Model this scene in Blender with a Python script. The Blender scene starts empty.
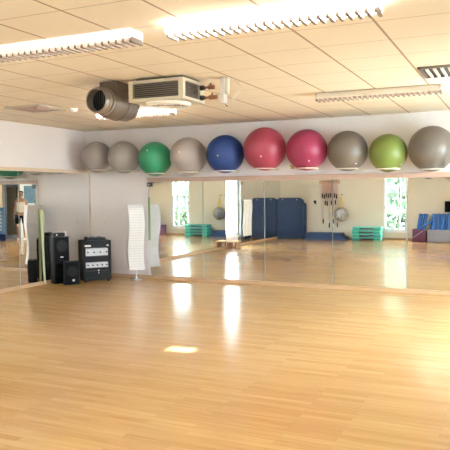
import bpy, bmesh, math, random
from mathutils import Vector, Matrix, Euler
random.seed(7)
PI = math.pi
S = bpy.context.scene
C = S.collection
H, D, W = 2.807, 11.0, 8.9

# ------------------------------------------------------------------ materials
def mat(name, col, rough=0.5, metal=0.0, emit=None, estr=0.0, spec=0.5, noise=0.0, nscale=8.0, bump=0.0, bscale=60.0, trans=0.0, sheen=0.0, coat=0.0):
    m = bpy.data.materials.new(name); m.use_nodes = True
    n = m.node_tree.nodes; l = m.node_tree.links
    b = n['Principled BSDF']
    c = (*col, 1)
    b.inputs['Base Color'].default_value = c
    b.inputs['Roughness'].default_value = rough
    b.inputs['Metallic'].default_value = metal
    b.inputs['Specular IOR Level'].default_value = spec
    b.inputs['Transmission Weight'].default_value = trans
    b.inputs['Coat Weight'].default_value = coat
    if sheen: b.inputs['Sheen Weight'].default_value = sheen
    if emit:
        b.inputs['Emission Color'].default_value = (*emit, 1); b.inputs['Emission Strength'].default_value = estr
    tc = n.new('ShaderNodeTexCoord')
    if noise:
        t = n.new('ShaderNodeTexNoise'); t.inputs['Scale'].default_value = nscale; t.inputs['Detail'].default_value = 4
        l.new(tc.outputs['Object'], t.inputs['Vector'])
        mx = n.new('ShaderNodeMix'); mx.data_type = 'RGBA'
        mx.inputs[6].default_value = tuple(max(0, v*(1-noise)) for v in col)+(1,)
        mx.inputs[7].default_value = tuple(min(1, v*(1+noise)) for v in col)+(1,)
        l.new(t.outputs['Fac'], mx.inputs[0]); l.new(mx.outputs[2], b.inputs['Base Color'])
    if bump:
        t2 = n.new('ShaderNodeTexNoise'); t2.inputs['Scale'].default_value = bscale
        l.new(tc.outputs['Object'], t2.inputs['Vector'])
        bp = n.new('ShaderNodeBump'); bp.inputs['Strength'].default_value = bump; bp.inputs['Distance'].default_value = 0.01
        l.new(t2.outputs['Fac'], bp.inputs['Height']); l.new(bp.outputs['Normal'], b.inputs['Normal'])
    return m

def math_node(n, l, op, a, b=None):
    x = n.new('ShaderNodeMath'); x.operation = op
    for i, v in enumerate((a, b)):
        if v is None: continue
        if isinstance(v, (int, float)): x.inputs[i].default_value = v
        else: l.new(v, x.inputs[i])
    return x.outputs[0]

def floor_mat():
    m = bpy.data.materials.new('maple_boards'); m.use_nodes = True
    n = m.node_tree.nodes; l = m.node_tree.links; b = n['Principled BSDF']
    tc = n.new('ShaderNodeTexCoord')
    br = n.new('ShaderNodeTexBrick'); br.offset = 0.37; br.offset_frequency = 2; br.squash = 1
    br.inputs['Scale'].default_value = 1.0
    br.inputs['Brick Width'].default_value = 0.95; br.inputs['Row Height'].default_value = 0.068
    br.inputs['Mortar Size'].default_value = 0.0014; br.inputs['Mortar Smooth'].default_value = 0.3
    br.inputs['Color1'].default_value = (0.0, 0.0, 0.0, 1); br.inputs['Color2'].default_value = (1, 1, 1, 1)
    br.inputs['Mortar'].default_value = (0.1, 0.1, 0.1, 1)
    l.new(tc.outputs['Object'], br.inputs['Vector'])
    mp = n.new('ShaderNodeMapping'); mp.inputs['Scale'].default_value = (1.6, 26, 1)
    l.new(tc.outputs['Object'], mp.inputs['Vector'])
    g = n.new('ShaderNodeTexNoise'); g.inputs['Scale'].default_value = 1.5; g.inputs['Detail'].default_value = 5
    l.new(mp.outputs[0], g.inputs['Vector'])
    s = math_node(n, l, 'ADD', math_node(n, l, 'MULTIPLY', br.outputs['Color'], 0.30), math_node(n, l, 'MULTIPLY', g.outputs['Fac'], 0.75))
    r = n.new('ShaderNodeValToRGB'); e = r.color_ramp.elements
    e[0].position = 0.15; e[0].color = (0.45, 0.230, 0.080, 1)
    e[1].position = 0.85; e[1].color = (0.64, 0.405, 0.170, 1)
    l.new(s, r.inputs[0])
    # small dark knots
    k = n.new('ShaderNodeTexNoise'); k.inputs['Scale'].default_value = 1.0; k.inputs['Detail'].default_value = 2
    mk = n.new('ShaderNodeMapping'); mk.inputs['Scale'].default_value = (9, 30, 1); l.new(tc.outputs['Object'], mk.inputs['Vector']); l.new(mk.outputs[0], k.inputs['Vector'])
    kr = n.new('ShaderNodeValToRGB'); kr.color_ramp.elements[0].position = 0.70; kr.color_ramp.elements[1].position = 0.78
    l.new(k.outputs['Fac'], kr.inputs[0])
    mx = n.new('ShaderNodeMix'); mx.data_type = 'RGBA'; mx.inputs[7].default_value = (0.36, 0.17, 0.06, 1)
    l.new(math_node(n, l, 'MULTIPLY', kr.outputs[0], 0.6), mx.inputs[0]); l.new(r.outputs[0], mx.inputs[6])
    mm = n.new('ShaderNodeMix'); mm.data_type = 'RGBA'; mm.inputs[7].default_value = (0.33, 0.19, 0.08, 1)
    l.new(math_node(n, l, 'MULTIPLY', br.outputs['Fac'], 0.55), mm.inputs[0]); l.new(mx.outputs[2], mm.inputs[6])
    l.new(mm.outputs[2], b.inputs['Base Color'])
    rn = math_node(n, l, 'ADD', math_node(n, l, 'MULTIPLY', g.outputs['Fac'], 0.05), 0.15)
    l.new(rn, b.inputs['Roughness'])
    b.inputs['Specular IOR Level'].default_value = 0.5
    bp = n.new('ShaderNodeBump'); bp.inputs['Strength'].default_value = 0.09; bp.inputs['Distance'].default_value = 0.002
    l.new(s, bp.inputs['Height']); l.new(bp.outputs[0], b.inputs['Normal'])
    return m

def ceiling_mat():
    m = bpy.data.materials.new('ceiling_tiles'); m.use_nodes = True
    n = m.node_tree.nodes; l = m.node_tree.links; b = n['Principled BSDF']
    tc = n.new('ShaderNodeTexCoord'); sp = n.new('ShaderNodeSeparateXYZ'); l.new(tc.outputs['Object'], sp.inputs[0])
    def line(o, off, per, wd):
        t = math_node(n, l, 'DIVIDE', math_node(n, l, 'ADD', o, off), per)
        f = math_node(n, l, 'FRACT', t); d = math_node(n, l, 'ABSOLUTE', math_node(n, l, 'SUBTRACT', f, 0.5))
        return math_node(n, l, 'GREATER_THAN', d, 0.5-wd/per)
    a = line(sp.outputs[0], -6.75+60.4, 0.604, 0.010)
    c = line(sp.outputs[1], 6.82+60.0, 0.6, 0.007)
    mask = math_node(n, l, 'MAXIMUM', a, math_node(n, l, 'MULTIPLY', c, 0.6))
    t = n.new('ShaderNodeTexNoise'); t.inputs['Scale'].default_value = 1.2; t.inputs['Detail'].default_value = 3; l.new(tc.outputs['Object'], t.inputs['Vector'])
    base = n.new('ShaderNodeMix'); base.data_type = 'RGBA'
    base.inputs[6].default_value = (0.85, 0.73, 0.58, 1); base.inputs[7].default_value = (0.90, 0.79, 0.64, 1)
    l.new(t.outputs['Fac'], base.inputs[0])
    mx = n.new('ShaderNodeMix'); mx.data_type = 'RGBA'; mx.inputs[7].default_value = (0.46, 0.30, 0.20, 1)
    l.new(mask, mx.inputs[0]); l.new(base.outputs[2], mx.inputs[6]); l.new(mx.outputs[2], b.inputs['Base Color'])
    b.inputs['Roughness'].default_value = 0.85
    t2 = n.new('ShaderNodeTexNoise'); t2.inputs['Scale'].default_value = 160; l.new(tc.outputs['Object'], t2.inputs['Vector'])
    bp = n.new('ShaderNodeBump'); bp.inputs['Strength'].default_value = 0.25; bp.inputs['Distance'].default_value = 0.003
    l.new(t2.outputs['Fac'], bp.inputs['Height']); l.new(bp.outputs[0], b.inputs['Normal'])
    return m

def glass_mat():
    m = bpy.data.materials.new('window_glass'); m.use_nodes = True
    n = m.node_tree.nodes; l = m.node_tree.links; n.remove(n['Principled BSDF'])
    o = n['Material Output']; t = n.new('ShaderNodeBsdfTransparent'); g = n.new('ShaderNodeBsdfGlossy')
    t.inputs['Color'].default_value = (0.93, 0.97, 0.96, 1); g.inputs['Roughness'].default_value = 0.0
    f = n.new('ShaderNodeFresnel'); f.inputs['IOR'].default_value = 1.45
    x = n.new('ShaderNodeMixShader'); ge = n.new('ShaderNodeNewGeometry'); l.new(math_node(n, l, 'MULTIPLY', f.outputs[0], math_node(n, l, 'SUBTRACT', 1.0, ge.outputs['Backfacing'])), x.inputs[0]); l.new(t.outputs[0], x.inputs[1]); l.new(g.outputs[0], x.inputs[2])
    l.new(x.outputs[0], o.inputs['Surface']); return m

def wood(name, c1, c2, rough=0.4):
    m = bpy.data.materials.new(name); m.use_nodes = True
    n = m.node_tree.nodes; l = m.node_tree.links; b = n['Principled BSDF']
    tc = n.new('ShaderNodeTexCoord'); mp = n.new('ShaderNodeMapping'); mp.inputs['Scale'].default_value = (1.5, 3, 30)
    l.new(tc.outputs['Object'], mp.inputs[0]); t = n.new('ShaderNodeTexNoise'); t.inputs['Scale'].default_value = 2; t.inputs['Detail'].default_value = 5
    l.new(mp.outputs[0], t.inputs[0]); mx = n.new('ShaderNodeMix'); mx.data_type = 'RGBA'
    mx.inputs[6].default_value = (*c1, 1); mx.inputs[7].default_value = (*c2, 1); l.new(t.outputs['Fac'], mx.inputs[0])
    l.new(mx.outputs[2], b.inputs['Base Color']); b.inputs['Roughness'].default_value = rough; return m

M = dict(
    wall=mat('white_wall_paint', (0.84, 0.77, 0.765), 0.75, bump=0.05, noise=0.02, nscale=2),
    wallc=mat('cream_wall_paint', (0.84, 0.77, 0.63), 0.75, bump=0.05, noise=0.02, nscale=2),
    floor=floor_mat(), ceil=ceiling_mat(), glass=glass_mat(),
    mirror=mat('mirror_silver', (0.88, 0.885, 0.87), 0.006, 1.0),
    edge=mat('mirror_edge', (0.32, 0.36, 0.33), 0.3),
    strip=wood('pink_beech_strip', (0.50, 0.33, 0.26), (0.62, 0.42, 0.33)),
    strip2=wood('pale_beech_strip', (0.68, 0.52, 0.38), (0.78, 0.62, 0.46)),
    skirt=wood('beech_skirting', (0.52, 0.32, 0.18), (0.66, 0.44, 0.26)),
    darkwood=wood('brown_bench_wood', (0.25, 0.13, 0.07), (0.36, 0.2, 0.11)),
    tan=wood('tan_wood', (0.62, 0.42, 0.22), (0.72, 0.52, 0.3)),
    frame=mat('white_window_frame', (0.88, 0.9, 0.92), 0.35),
    fix=mat('white_plastic', (0.92, 0.90, 0.87), 0.4),
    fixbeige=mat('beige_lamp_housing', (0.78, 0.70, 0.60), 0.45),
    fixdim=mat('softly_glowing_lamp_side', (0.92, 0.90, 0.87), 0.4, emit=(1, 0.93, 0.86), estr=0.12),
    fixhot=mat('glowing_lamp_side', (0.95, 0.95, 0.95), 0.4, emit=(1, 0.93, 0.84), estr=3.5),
    fin=mat('grey_louvre_fins', (0.25, 0.20, 0.17), 0.5),
    tube=mat('lamp_tube', (1, 1, 1), 0.4, emit=(1.0, 0.93, 0.80), estr=5.0),
    tubehot=mat('bright_lamp_tube', (1, 1, 1), 0.4, emit=(1.0, 0.95, 0.86), estr=13.0),
    hvac=mat('cream_metal', (0.64, 0.57, 0.44), 0.4),
    hvacw=mat('pale_cream_plastic', (0.85, 0.82, 0.74), 0.4),
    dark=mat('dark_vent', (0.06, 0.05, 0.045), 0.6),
    duct=mat('grey_brown_duct', (0.17, 0.135, 0.115), 0.42, metal=0.35, noise=0.15, nscale=6),
    ring=mat('grey_duct_ring', (0.30, 0.25, 0.21), 0.4, metal=0.4),
    black=mat('black_plastic', (0.009, 0.009, 0.010), 0.5, spec=0.25),
    black2=mat('black_cloth_grille', (0.006, 0.006, 0.007), 0.8, spec=0.2, bump=0.4, bscale=300),
    steel=mat('brushed_silver', (0.72, 0.72, 0.74), 0.35, metal=0.6),
    silver=mat('silver_panel', (0.62, 0.62, 0.66), 0.5, noise=0.25, nscale=45),
    steel2=mat('grey_white_cover', (0.62, 0.58, 0.55), 0.5),
    chrome=mat('chrome', (0.8, 0.8, 0.8), 0.12, metal=1.0),
    copper=mat('copper_brown', (0.36, 0.17, 0.10), 0.4, metal=0.5),
    paper=mat('white_paper', (0.74, 0.71, 0.70), 0.8, trans=0.0),
    curtain=mat('white_fabric', (0.93, 0.92, 0.92), 0.85, sheen=0.2),
    lime=mat('lime_foam', (0.50, 0.54, 0.33), 0.8),
    green=mat('dull_green', (0.25, 0.38, 0.18), 0.7),
    mat_blue=mat('navy_vinyl', (0.035, 0.075, 0.19), 0.55, noise=0.15, nscale=5),
    mat_edge=mat('navy_vinyl_edge', (0.02, 0.04, 0.11), 0.6),
    mat_low=mat('slate_blue_vinyl', (0.06, 0.12, 0.27), 0.55),
    roll=mat('bright_blue_foam', (0.05, 0.20, 0.62), 0.6, bump=0.2, bscale=120),
    purple=mat('plum_crate', (0.20, 0.07, 0.15), 0.5),
    grey=mat('grey_crate', (0.36, 0.37, 0.44), 0.5),
    lilac=mat('lilac_strap', (0.5, 0.4, 0.6), 0.5),
    teal=mat('teal_plastic', (0.05, 0.55, 0.47), 0.4),
    teal2=mat('pale_teal_plastic', (0.18, 0.68, 0.58), 0.45),
    pinkrub=mat('pink_rubber', (0.85, 0.50, 0.44), 0.5),
    yellow=mat('yellow_cord', (0.85, 0.65, 0.18), 0.6),
    brass=mat('brass', (0.62, 0.38, 0.12), 0.35, metal=0.7),
    cream=mat('cream_plastic_ring', (0.80, 0.72, 0.62), 0.45),
    skin=mat('skin', (0.48, 0.28, 0.20), 0.55),
    hair=mat('dark_hair', (0.025, 0.018, 0.015), 0.6),
    tank=mat('white_cotton', (0.90, 0.88, 0.88), 0.85),
    shorts=mat('black_cotton', (0.02, 0.02, 0.024), 0.85),
    shoe=mat('white_shoe', (0.85, 0.85, 0.86), 0.5),
    door=mat('white_door_paint', (0.86, 0.86, 0.86), 0.45),
    doorframe=wood('brown_door_frame', (0.30, 0.2, 0.13), (0.42, 0.29, 0.19)),
    poster=mat('teal_blue_poster', (0.06, 0.16, 0.22), 0.5, noise=0.6, nscale=9),
    banner=mat('blue_banner', (0.10, 0.28, 0.60), 0.5),
    bannerd=mat('dark_blue_base', (0.02, 0.06, 0.2), 0.5),
    slate=mat('dark_slate_box', (0.07, 0.09, 0.13), 0.5),
    foliage=mat('foliage', (0.045, 0.085, 0.045), 0.8, noise=0.5, nscale=5),
    bark=mat('bark', (0.12, 0.08, 0.05), 0.9),
    paving=mat('pale_paving', (0.5, 0.5, 0.47), 0.9, noise=0.1),
)
def ball_m(name, c): return mat(name, c, 0.40, spec=0.5, noise=0.05, nscale=3)

# ------------------------------------------------------------------ mesh helpers
def nb(): return bmesh.new()
def bx(bm, lo, hi, mtx=None, bev=0.0):
    r = bmesh.ops.create_cube(bm, size=1.0)
    vs = r['verts']
    sc = [hi[i]-lo[i] for i in range(3)]; ce = [(hi[i]+lo[i])/2 for i in range(3)]
    for v in vs: v.co = Vector((v.co[i]*sc[i]+ce[i] for i in range(3)))
    if bev:
        es = list({e for v in vs for e in v.link_edges})
        rr = bmesh.ops.bevel(bm, geom=es, offset=bev, segments=3, affect='EDGES', profile=0.6)
        vs = list({v for f in rr['faces'] for v in f.verts} | {v for v in vs if v.is_valid})
    if mtx:
        for v in vs: v.co = mtx @ v.co
    return vs
def cyl(bm, a, b, r, r2=None, n=20, caps=True):
    a, b = Vector(a), Vector(b); d = b-a
    q = d.to_track_quat('Z', 'Y').to_matrix().to_4x4()
    m = Matrix.Translation((a+b)/2) @ q
    return bmesh.ops.create_cone(bm, cap_ends=caps, segments=n, radius1=r, radius2=r if r2 is None else r2, depth=d.length, matrix=m)['verts']
def sph(bm, c, r, u=32, v=20, sc=(1, 1, 1)):
    m = Matrix.Translation(c) @ Matrix.Diagonal((*sc, 1))
    return bmesh.ops.create_uvsphere(bm, u_segments=u, v_segments=v, radius=r, matrix=m)['verts']
def lathe(bm, prof, mtx=None, n=32):
    """prof: list of (radius, z)"""
    rings = []
    for r, z in prof:
        rg = []
        for i in range(n):
            a = 2*PI*i/n; p = Vector((r*math.cos(a), r*math.sin(a), z))
            rg.append(bm.verts.new(mtx @ p if mtx else p))
        rings.append(rg)
    for A, B in zip(rings, rings[1:]):
        for i in range(n):
            bm.faces.new((A[i], A[(i+1) % n], B[(i+1) % n], B[i]))
    return rings
def tube(bm, pts, r, n=8, closed=False):
    pts = [Vector(p) for p in pts]; rings = []; N = len(pts); up = None
    for i, p in enumerate(pts):
        if closed: t = (pts[(i+1) % N]-pts[i-1]).normalized()
        else: t = (pts[min(i+1, N-1)]-pts[max(i-1, 0)]).normalized()
        if up is None: up = t.orthogonal().normalized()
        up = (up - t*up.dot(t)).normalized(); s = t.cross(up)
        rings.append([bm.verts.new(p+(up*math.cos(2*PI*k/n)+s*math.sin(2*PI*k/n))*r) for k in range(n)])
    M_ = N if closed else N-1
    for i in range(M_):
        A, B = rings[i], rings[(i+1) % N]
        for k in range(n): bm.faces.new((A[k], A[(k+1) % n], B[(k+1) % n], B[k]))
    if not closed:
        bm.faces.new(rings[0][::-1]); bm.faces.new(rings[-1])
def prism(bm, outline, d, mtx=None):
    """outline in (x,z), extruded along y 0..d"""
    A = [bm.verts.new((mtx or Matrix()) @ Vector((x, 0, z))) for x, z in outline]
    B = [bm.verts.new((mtx or Matrix()) @ Vector((x, d, z))) for x, z in outline]
    n = len(A)
    bm.faces.new(A); bm.faces.new(B[::-1])
    for i in range(n): bm.faces.new((A[i], B[i], B[(i+1) % n], A[(i+1) % n]))
def obj(name, bm, m, parent=None, smooth=False, label=None):
    bmesh.ops.recalc_face_normals(bm, faces=bm.faces)
    me = bpy.data.meshes.new(name); bm.to_mesh(me); bm.free()
    if smooth:
        for p in me.polygons: p.use_smooth = True
    me.materials.append(m)
    o = bpy.data.objects.new(name, me); C.objects.link(o)
    if parent: o.parent = parent
    if label: o['label'] = label
    return o
def smooth_angle(o, deg=35):
    for p in o.data.polygons: p.use_smooth = True
    for e in o.data.edges: pass
    bm = bmesh.new(); bm.from_mesh(o.data)
    for e in bm.edges:
        if len(e.link_faces) == 2 and e.calc_face_angle(0) > math.radians(deg): e.smooth = False
    bm.to_mesh(o.data); bm.free(); return o
def tag(o, label, cat, group=None, kind=None):
    o['label'] = label; o['category'] = cat
    if group: o['group'] = group
    if kind: o['kind'] = kind
    return o
def thing(name, label, cat, loc=(0, 0, 0), rz=0.0, group=None):
    o = bpy.data.objects.new(name, None); C.objects.link(o)
    o.empty_display_size = 0.1; o.location = loc; o.rotation_euler = (0, 0, rz)
    return tag(o, label, cat, group)
def copy_tree(o, parent=None, loc=None, rz=None, label=None):
    c = o.copy(); C.objects.link(c)
    if parent: c.parent = parent
    if loc is not None: c.location = loc
    if rz is not None: c.rotation_euler = (0, 0, rz)
    if label: c['label'] = label
    for ch in list(o.children): copy_tree(ch, c)
    return c
def struct(name, bm, m, label=None, parent=None, cat=None):
    o = obj(name, bm, m, parent)
    if not parent:
        o['kind'] = 'structure'
        if label: o['label'] = label
        o['category'] = cat or name.split('_')[0]
    return o

# ------------------------------------------------------------------ room shell
def wall(name, axis, plane, out, u0, u1, holes, m, label, z1=H):
    """axis 'x': wall plane at X=plane spanning Y u0..u1, thickness toward out. holes: (a,b,z0,z1)"""
    bm = nb(); t = 0.16
    us = sorted({u0, u1, *[v for h in holes for v in h[:2]]}); zs = sorted({0.0, z1, *[v for h in holes for v in h[2:]]})
    for a, b in zip(us, us[1:]):
        for c, d in zip(zs, zs[1:]):
            if any(h[0] <= (a+b)/2 <= h[1] and h[2] <= (c+d)/2 <= h[3] for h in holes): continue
            p0, p1 = min(plane, plane+out*t), max(plane, plane+out*t)
            if axis == 'x': bx(bm, (p0, a, c), (p1, b, d))
            else: bx(bm, (a, p0, c), (b, p1, d))
    bmesh.ops.remove_doubles(bm, verts=bm.verts, dist=1e-5)
    inner = [f for f in bm.faces if False]
    return struct(name, bm, m, label)
WF = (3.68, 4.44, 0.30, 2.30)      # tall window, wall behind the camera
WL = (-7.40, -6.46, 0.32, 2.30)    # tall window, left wall
SL = (-4.66, -4.47, 2.27, 2.50)    # unseen slot added in the left wall to shape the sun patch
WR = (-3.7, -1.1, 0.75, 2.45)      # unseen right wall openings, added for daylight fill
WR2 = (-6.5, -4.3, 0.75, 2.45)
WF2 = (6.75, 8.55, 0.75, 2.45)  # unseen opening behind the camera, added to let in fill daylight
DR = (-8.92, -6.90, 0.0, 2.02)     # double door, right wall
bm = nb(); bx(bm, (-0.16, -D-0.16, -0.12), (W+0.16, 0.16, 0)); struct('floor', bm, M['floor'], 'glossy pale maple board floor of the studio')
bm = nb(); bx(bm, (-0.16, -D-0.16, H), (W+0.16, 0.16, H+0.12)); struct('ceiling', bm, M['ceil'], 'cream suspended ceiling of square tiles')
wall('wall_back', 'y', 0, 1, -0.16, W+0.16, [], M['wall'], 'white wall with the row of balls above the mirrors')
wall('wall_left', 'x', 0, -1, -D, 0, [WL, SL], M['wall'], 'white left wall above the left mirrors')
wall('wall_front', 'y', -D, -1, -0.16, W+0.16, [WF, WF2], M['wallc'], 'cream wall with the window, seen in the mirrors')
wall('wall_right', 'x', W, 1, -D, 0, [DR, WR], M['wallc'], 'cream wall with the door, seen in the corner of the mirrors')

# skirtings and mirror strips
bm = nb(); bx(bm, (0.0, -0.03, 0), (W, 0, 0.065), bev=0.004); struct('baseboard_back', bm, M['skirt'], 'beech skirting under the back mirrors')
bm = nb(); bx(bm, (0, -D, 0), (0.092, -0.03, 0.065), bev=0.004); struct('baseboard_left', bm, M['skirt'], 'beech skirting under the left mirrors')
bm = nb(); bx(bm, (0.092, -D, 0), (W, -D+0.02, 0.07), bev=0.004); struct('baseboard_front', bm, M['skirt'], 'beech skirting seen in the mirrors')
bm = nb(); bx(bm, (W-0.02, -6.86, 0), (W, 0, 0.07)); bx(bm, (W-0.02, -D, 0), (W, -8.98, 0.07)); struct('baseboard_right', bm, M['skirt'], 'beech skirting beside the double door')
bm = nb(); bx(bm, (1.41, -0.045, 1.805), (W, 0, 1.885), bev=0.005); struct('trim_1', bm, M['strip'], 'pinkish wooden strip above the back mirrors')
bm = nb(); bx(bm, (0, -D, 1.985), (0.10, 0, 2.05), bev=0.005); struct('trim_2', bm, M['strip2'], 'pale wooden strip above the left mirrors')
bm = nb(); bx(bm, (0.0, -0.03, 0.065), (0.095, 0, 1.985), bev=0.004); struct('trim_3', bm, M['strip2'], 'pale upright strip in the mirror corner')
bm = nb(); bx(bm, (1.40, -0.03, 0.065), (1.425, 0, 1.80)); struct('trim_4', bm, M['wall'], 'white upright edge of the back mirrors')

# mirrors
def mirror(name, lo, hi, label, group):
    t = thing(name, label, 'mirror', ((lo[0]+hi[0])/2, (lo[1]+hi[1])/2, lo[2]), 0, group)
    L = Vector(t.location)
    bm = nb(); bx(bm, Vector(lo)-L, Vector(hi)-L); obj('mirror_glass', bm, M['mirror'], t)
    along = 0 if hi[0]-lo[0] > hi[1]-lo[1] else 1
    for e in (lo[along], hi[along]):
        a = list(Vector(lo)-L); b = list(Vector(hi)-L)
        a[along] = e-L[along]-0.0025; b[along] = e-L[along]+0.0025
        if along == 0: a[1] -= 0.0015
        else: b[0] += 0.0015
        bm = nb(); bx(bm, a, b); obj('joint_edge', bm, M['edge'], t)
    return t
xs = [1.425, 2.56, 3.74, 4.93, 6.12, 7.31, 8.50]
nm = ['first back mirror from the left, behind the paper lamp', 'second back mirror, below the grey-white and blue balls', 'third back mirror, below the crimson ball',
      'fourth back mirror, reflecting the tubes rack', 'fifth back mirror, reflecting the window', 'sixth back mirror, at the right edge']
for a, b, s in zip(xs, xs[1:], nm):
    mirror('wall_mirror', (a+0.004, -0.018, 0.066), (b-0.004, -0.002, 1.804), s, 'mirror panels on the back wall')
ys = [-0.03, -1.98, -3.9, -6.40]
nm = ['corner mirror panel on the left wall, behind the black speakers', 'left wall mirror panel at the left edge, reflecting the person', 'left wall mirror panel beside the left window']
for a, b, s in zip(ys, ys[1:], nm):
    mirror('wall_mirror', (0.004, b+0.004, 0.066), (0.09, a-0.004, 1.984), s, 'mirror panels on the left wall')
mirror('wall_mirror', (0.004, -10.98, 0.066), (0.09, -7.46, 1.984), 'far left wall mirror panel beyond the left window', 'mirror panels on the left wall')

# windows
def window(name, axis, plane, a, b, z0, z1, mull, bars, label, side=-1):
    t = bpy.data.objects.new(name, None); C.objects.link(t); t['kind'] = 'structure'; t['label'] = label; t['category'] = 'window'
    def B(bm, u0, u1, c0, c1, d0=-0.06, d1=0.02):
        if axis == 'y': bx(bm, (u0, plane+min(d0, d1), c0), (u1, plane+max(d0, d1), c1), bev=0.004)
        elif side < 0: bx(bm, (plane+d0, u0, c0), (plane+d1, u1, c1), bev=0.004)
        else: bx(bm, (plane-d1, u0, c0), (plane-d0, u1, c1), bev=0.004)
    f = 0.065
    bm = nb(); B(bm, a, a+f, z0, z1); B(bm, b-f, b, z0, z1); B(bm, a, b, z0, z0+f); B(bm, a, b, z1-f, z1); obj('window_frame', bm, M['frame'], t)
    if mull:
        bm = nb(); B(bm, mull-0.03, mull+0.03, z0+f, z1-f); obj('mullion', bm, M['frame'], t)
    for q in bars:
        bm = nb(); B(bm, a+f, b-f, q-0.025, q+0.025, -0.055, 0.012); obj('glazing_bar', bm, M['frame'], t)
    bm = nb(); B(bm, a+f, b-f, z0+f, z1-f, -0.028, -0.02); obj('pane', bm, M['glass'], t)
    bm = nb()
    if axis == 'y': bx(bm, (a-0.04, plane-0.02, z0-0.05), (b+0.04, plane+0.06, z0), bev=0.004)
    else: bx(bm, (plane-0.02, a-0.04, z0-0.05), (plane+0.06, b+0.04, z0), bev=0.004)
    obj('window_sill', bm, M['frame'], t)
    return t
window('window_1', 'y', -D, *WF, 4.19, [1.46, 0.90], 'tall white window with greenery outside, seen in the back mirror')
w2 = window('window_2', 'x', 0, *WL, -6.72, [], 'tall white window in the left wall, seen edge-on in the mirror')
bm = nb(); bx(bm, (0.02, -6.74, 1.38), (0.06, -6.70, 1.52), bev=0.004); obj('window_handle', bm, M['black'], w2)
window('fill_window_4', 'x', W, *WR, -2.4, [], 'wide unseen window added in the right wall as daylight fill', 1)
window('fill_window_6', 'y', -D, *WF2, 7.65, [], 'wide unseen window added behind the camera as daylight fill')
# frame of the added sun slot, left wall
t = bpy.data.objects.new('sun_slot', None); C.objects.link(t); t['kind'] = 'structure'; t['label'] = 'narrow unseen slot added high in the left wall to shape the sun patch'; t['category'] = 'window'
bm = nb(); a, b, c, d = SL
bx(bm, (0, a-0.03, c-0.03), (0.012, a, d+0.03)); bx(bm, (0, b, c-0.03), (0.012, b+0.03, d+0.03)); bx(bm, (0, a-0.03, c-0.03), (0.012, b, c)); bx(bm, (0, a-0.03, d), (0.012, b, d+0.03))
bmesh.ops.remove_doubles(bm, verts=bm.verts, dist=1e-5); obj('window_frame', bm, M['frame'], t)

# double door in the right wall
t = bpy.data.objects.new('door_1', None); C.objects.link(t); t['kind'] = 'structure'; t['label'] = 'double door, one glazed leaf and one white leaf with a poster, seen in the left mirror'; t['category'] = 'door'
t.location = (W, -7.9, 0)
def db(bm, y0, y1, z0, z1, x0=-0.02, x1=0.04, bev=0.004): bx(bm, (x0, y0+7.9, z0), (x1, y1+7.9, z1), bev=bev)
bm = nb(); db(bm, -6.94, -6.86, 0, 2.08); db(bm, -8.98, -8.90, 0, 2.08); db(bm, -8.98, -6.86, 2.0, 2.08); obj('door_frame', bm, M['doorframe'], t)
bm = nb(); db(bm, -8.90, -7.72, 0.005, 1.99, 0.0, 0.045); lf = obj('door_leaf', bm, M['door'], t, label='white door leaf')
bm = nb(); db(bm, -7.86, -7.80, 0.95, 1.15, -0.05, 0.0); obj('door_handle', bm, M['chrome'], lf)
bm = nb(); db(bm, -7.72, -7.60, 0.005, 1.99, 0, 0.045); db(bm, -7.06, -6.94, 0.005, 1.99, 0, 0.045); db(bm, -7.6, -7.06, 0.005, 0.15, 0, 0.045); db(bm, -7.6, -7.06, 1.88, 1.99, 0, 0.045)
gl = obj('door_leaf', bm, M['slate'], t, label='dark framed glazed door leaf')
bm = nb(); db(bm, -7.6, -7.06, 0.15, 1.88, 0.015, 0.022, 0); obj('pane', bm, M['glass'], gl)
t = thing('poster', 'teal and dark blue poster on the white door leaf', 'poster', (W-0.004, -8.29, 1.26))
bm = nb(); bx(bm, (-0.004, -0.36, 0), (0, 0.36, 0.64)); obj('poster_sheet', bm, M['poster'], t)
t2 = thing('notice_strip', 'tall narrow black and white notice strip near the door hinge', 'notice', (W-0.004, -8.80, 1.33))
bm = nb(); bx(bm, (-0.004, -0.07, 0), (0, 0.07, 0.62)); obj('backing', bm, M['black'], t2)
for k in range(3):
    bm = nb(); bx(bm, (-0.007, -0.045, 0.05+k*0.19), (-0.0041, 0.045, 0.17+k*0.19)); obj('notice_sheet', bm, M['paper'], t2, label='white sheet')
# blue banner stand and blue tub near the door
t = thing('banner_stand', 'blue upright banner stand with white marks at the left edge of the mirror', 'banner', (8.55, -6.35, 0), math.radians(45))
bm = nb(); bx(bm, (-0.17, -0.09, 0), (0.17, 0.09, 0.24), bev=0.015); obj('base', bm, M['bannerd'], t)
bm = nb(); bx(bm, (-0.15, -0.008, 0.24), (0.15, 0.008, 1.15)); bn = obj('banner_sheet', bm, M['banner'], t)
for k in range(6):
    bm = nb(); bx(bm, (-0.05, 0.008, 0.36+k*0.12), (0.06, 0.011, 0.42+k*0.12)); obj('white_mark', bm, M['paper'], bn, label='white marks')

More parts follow.
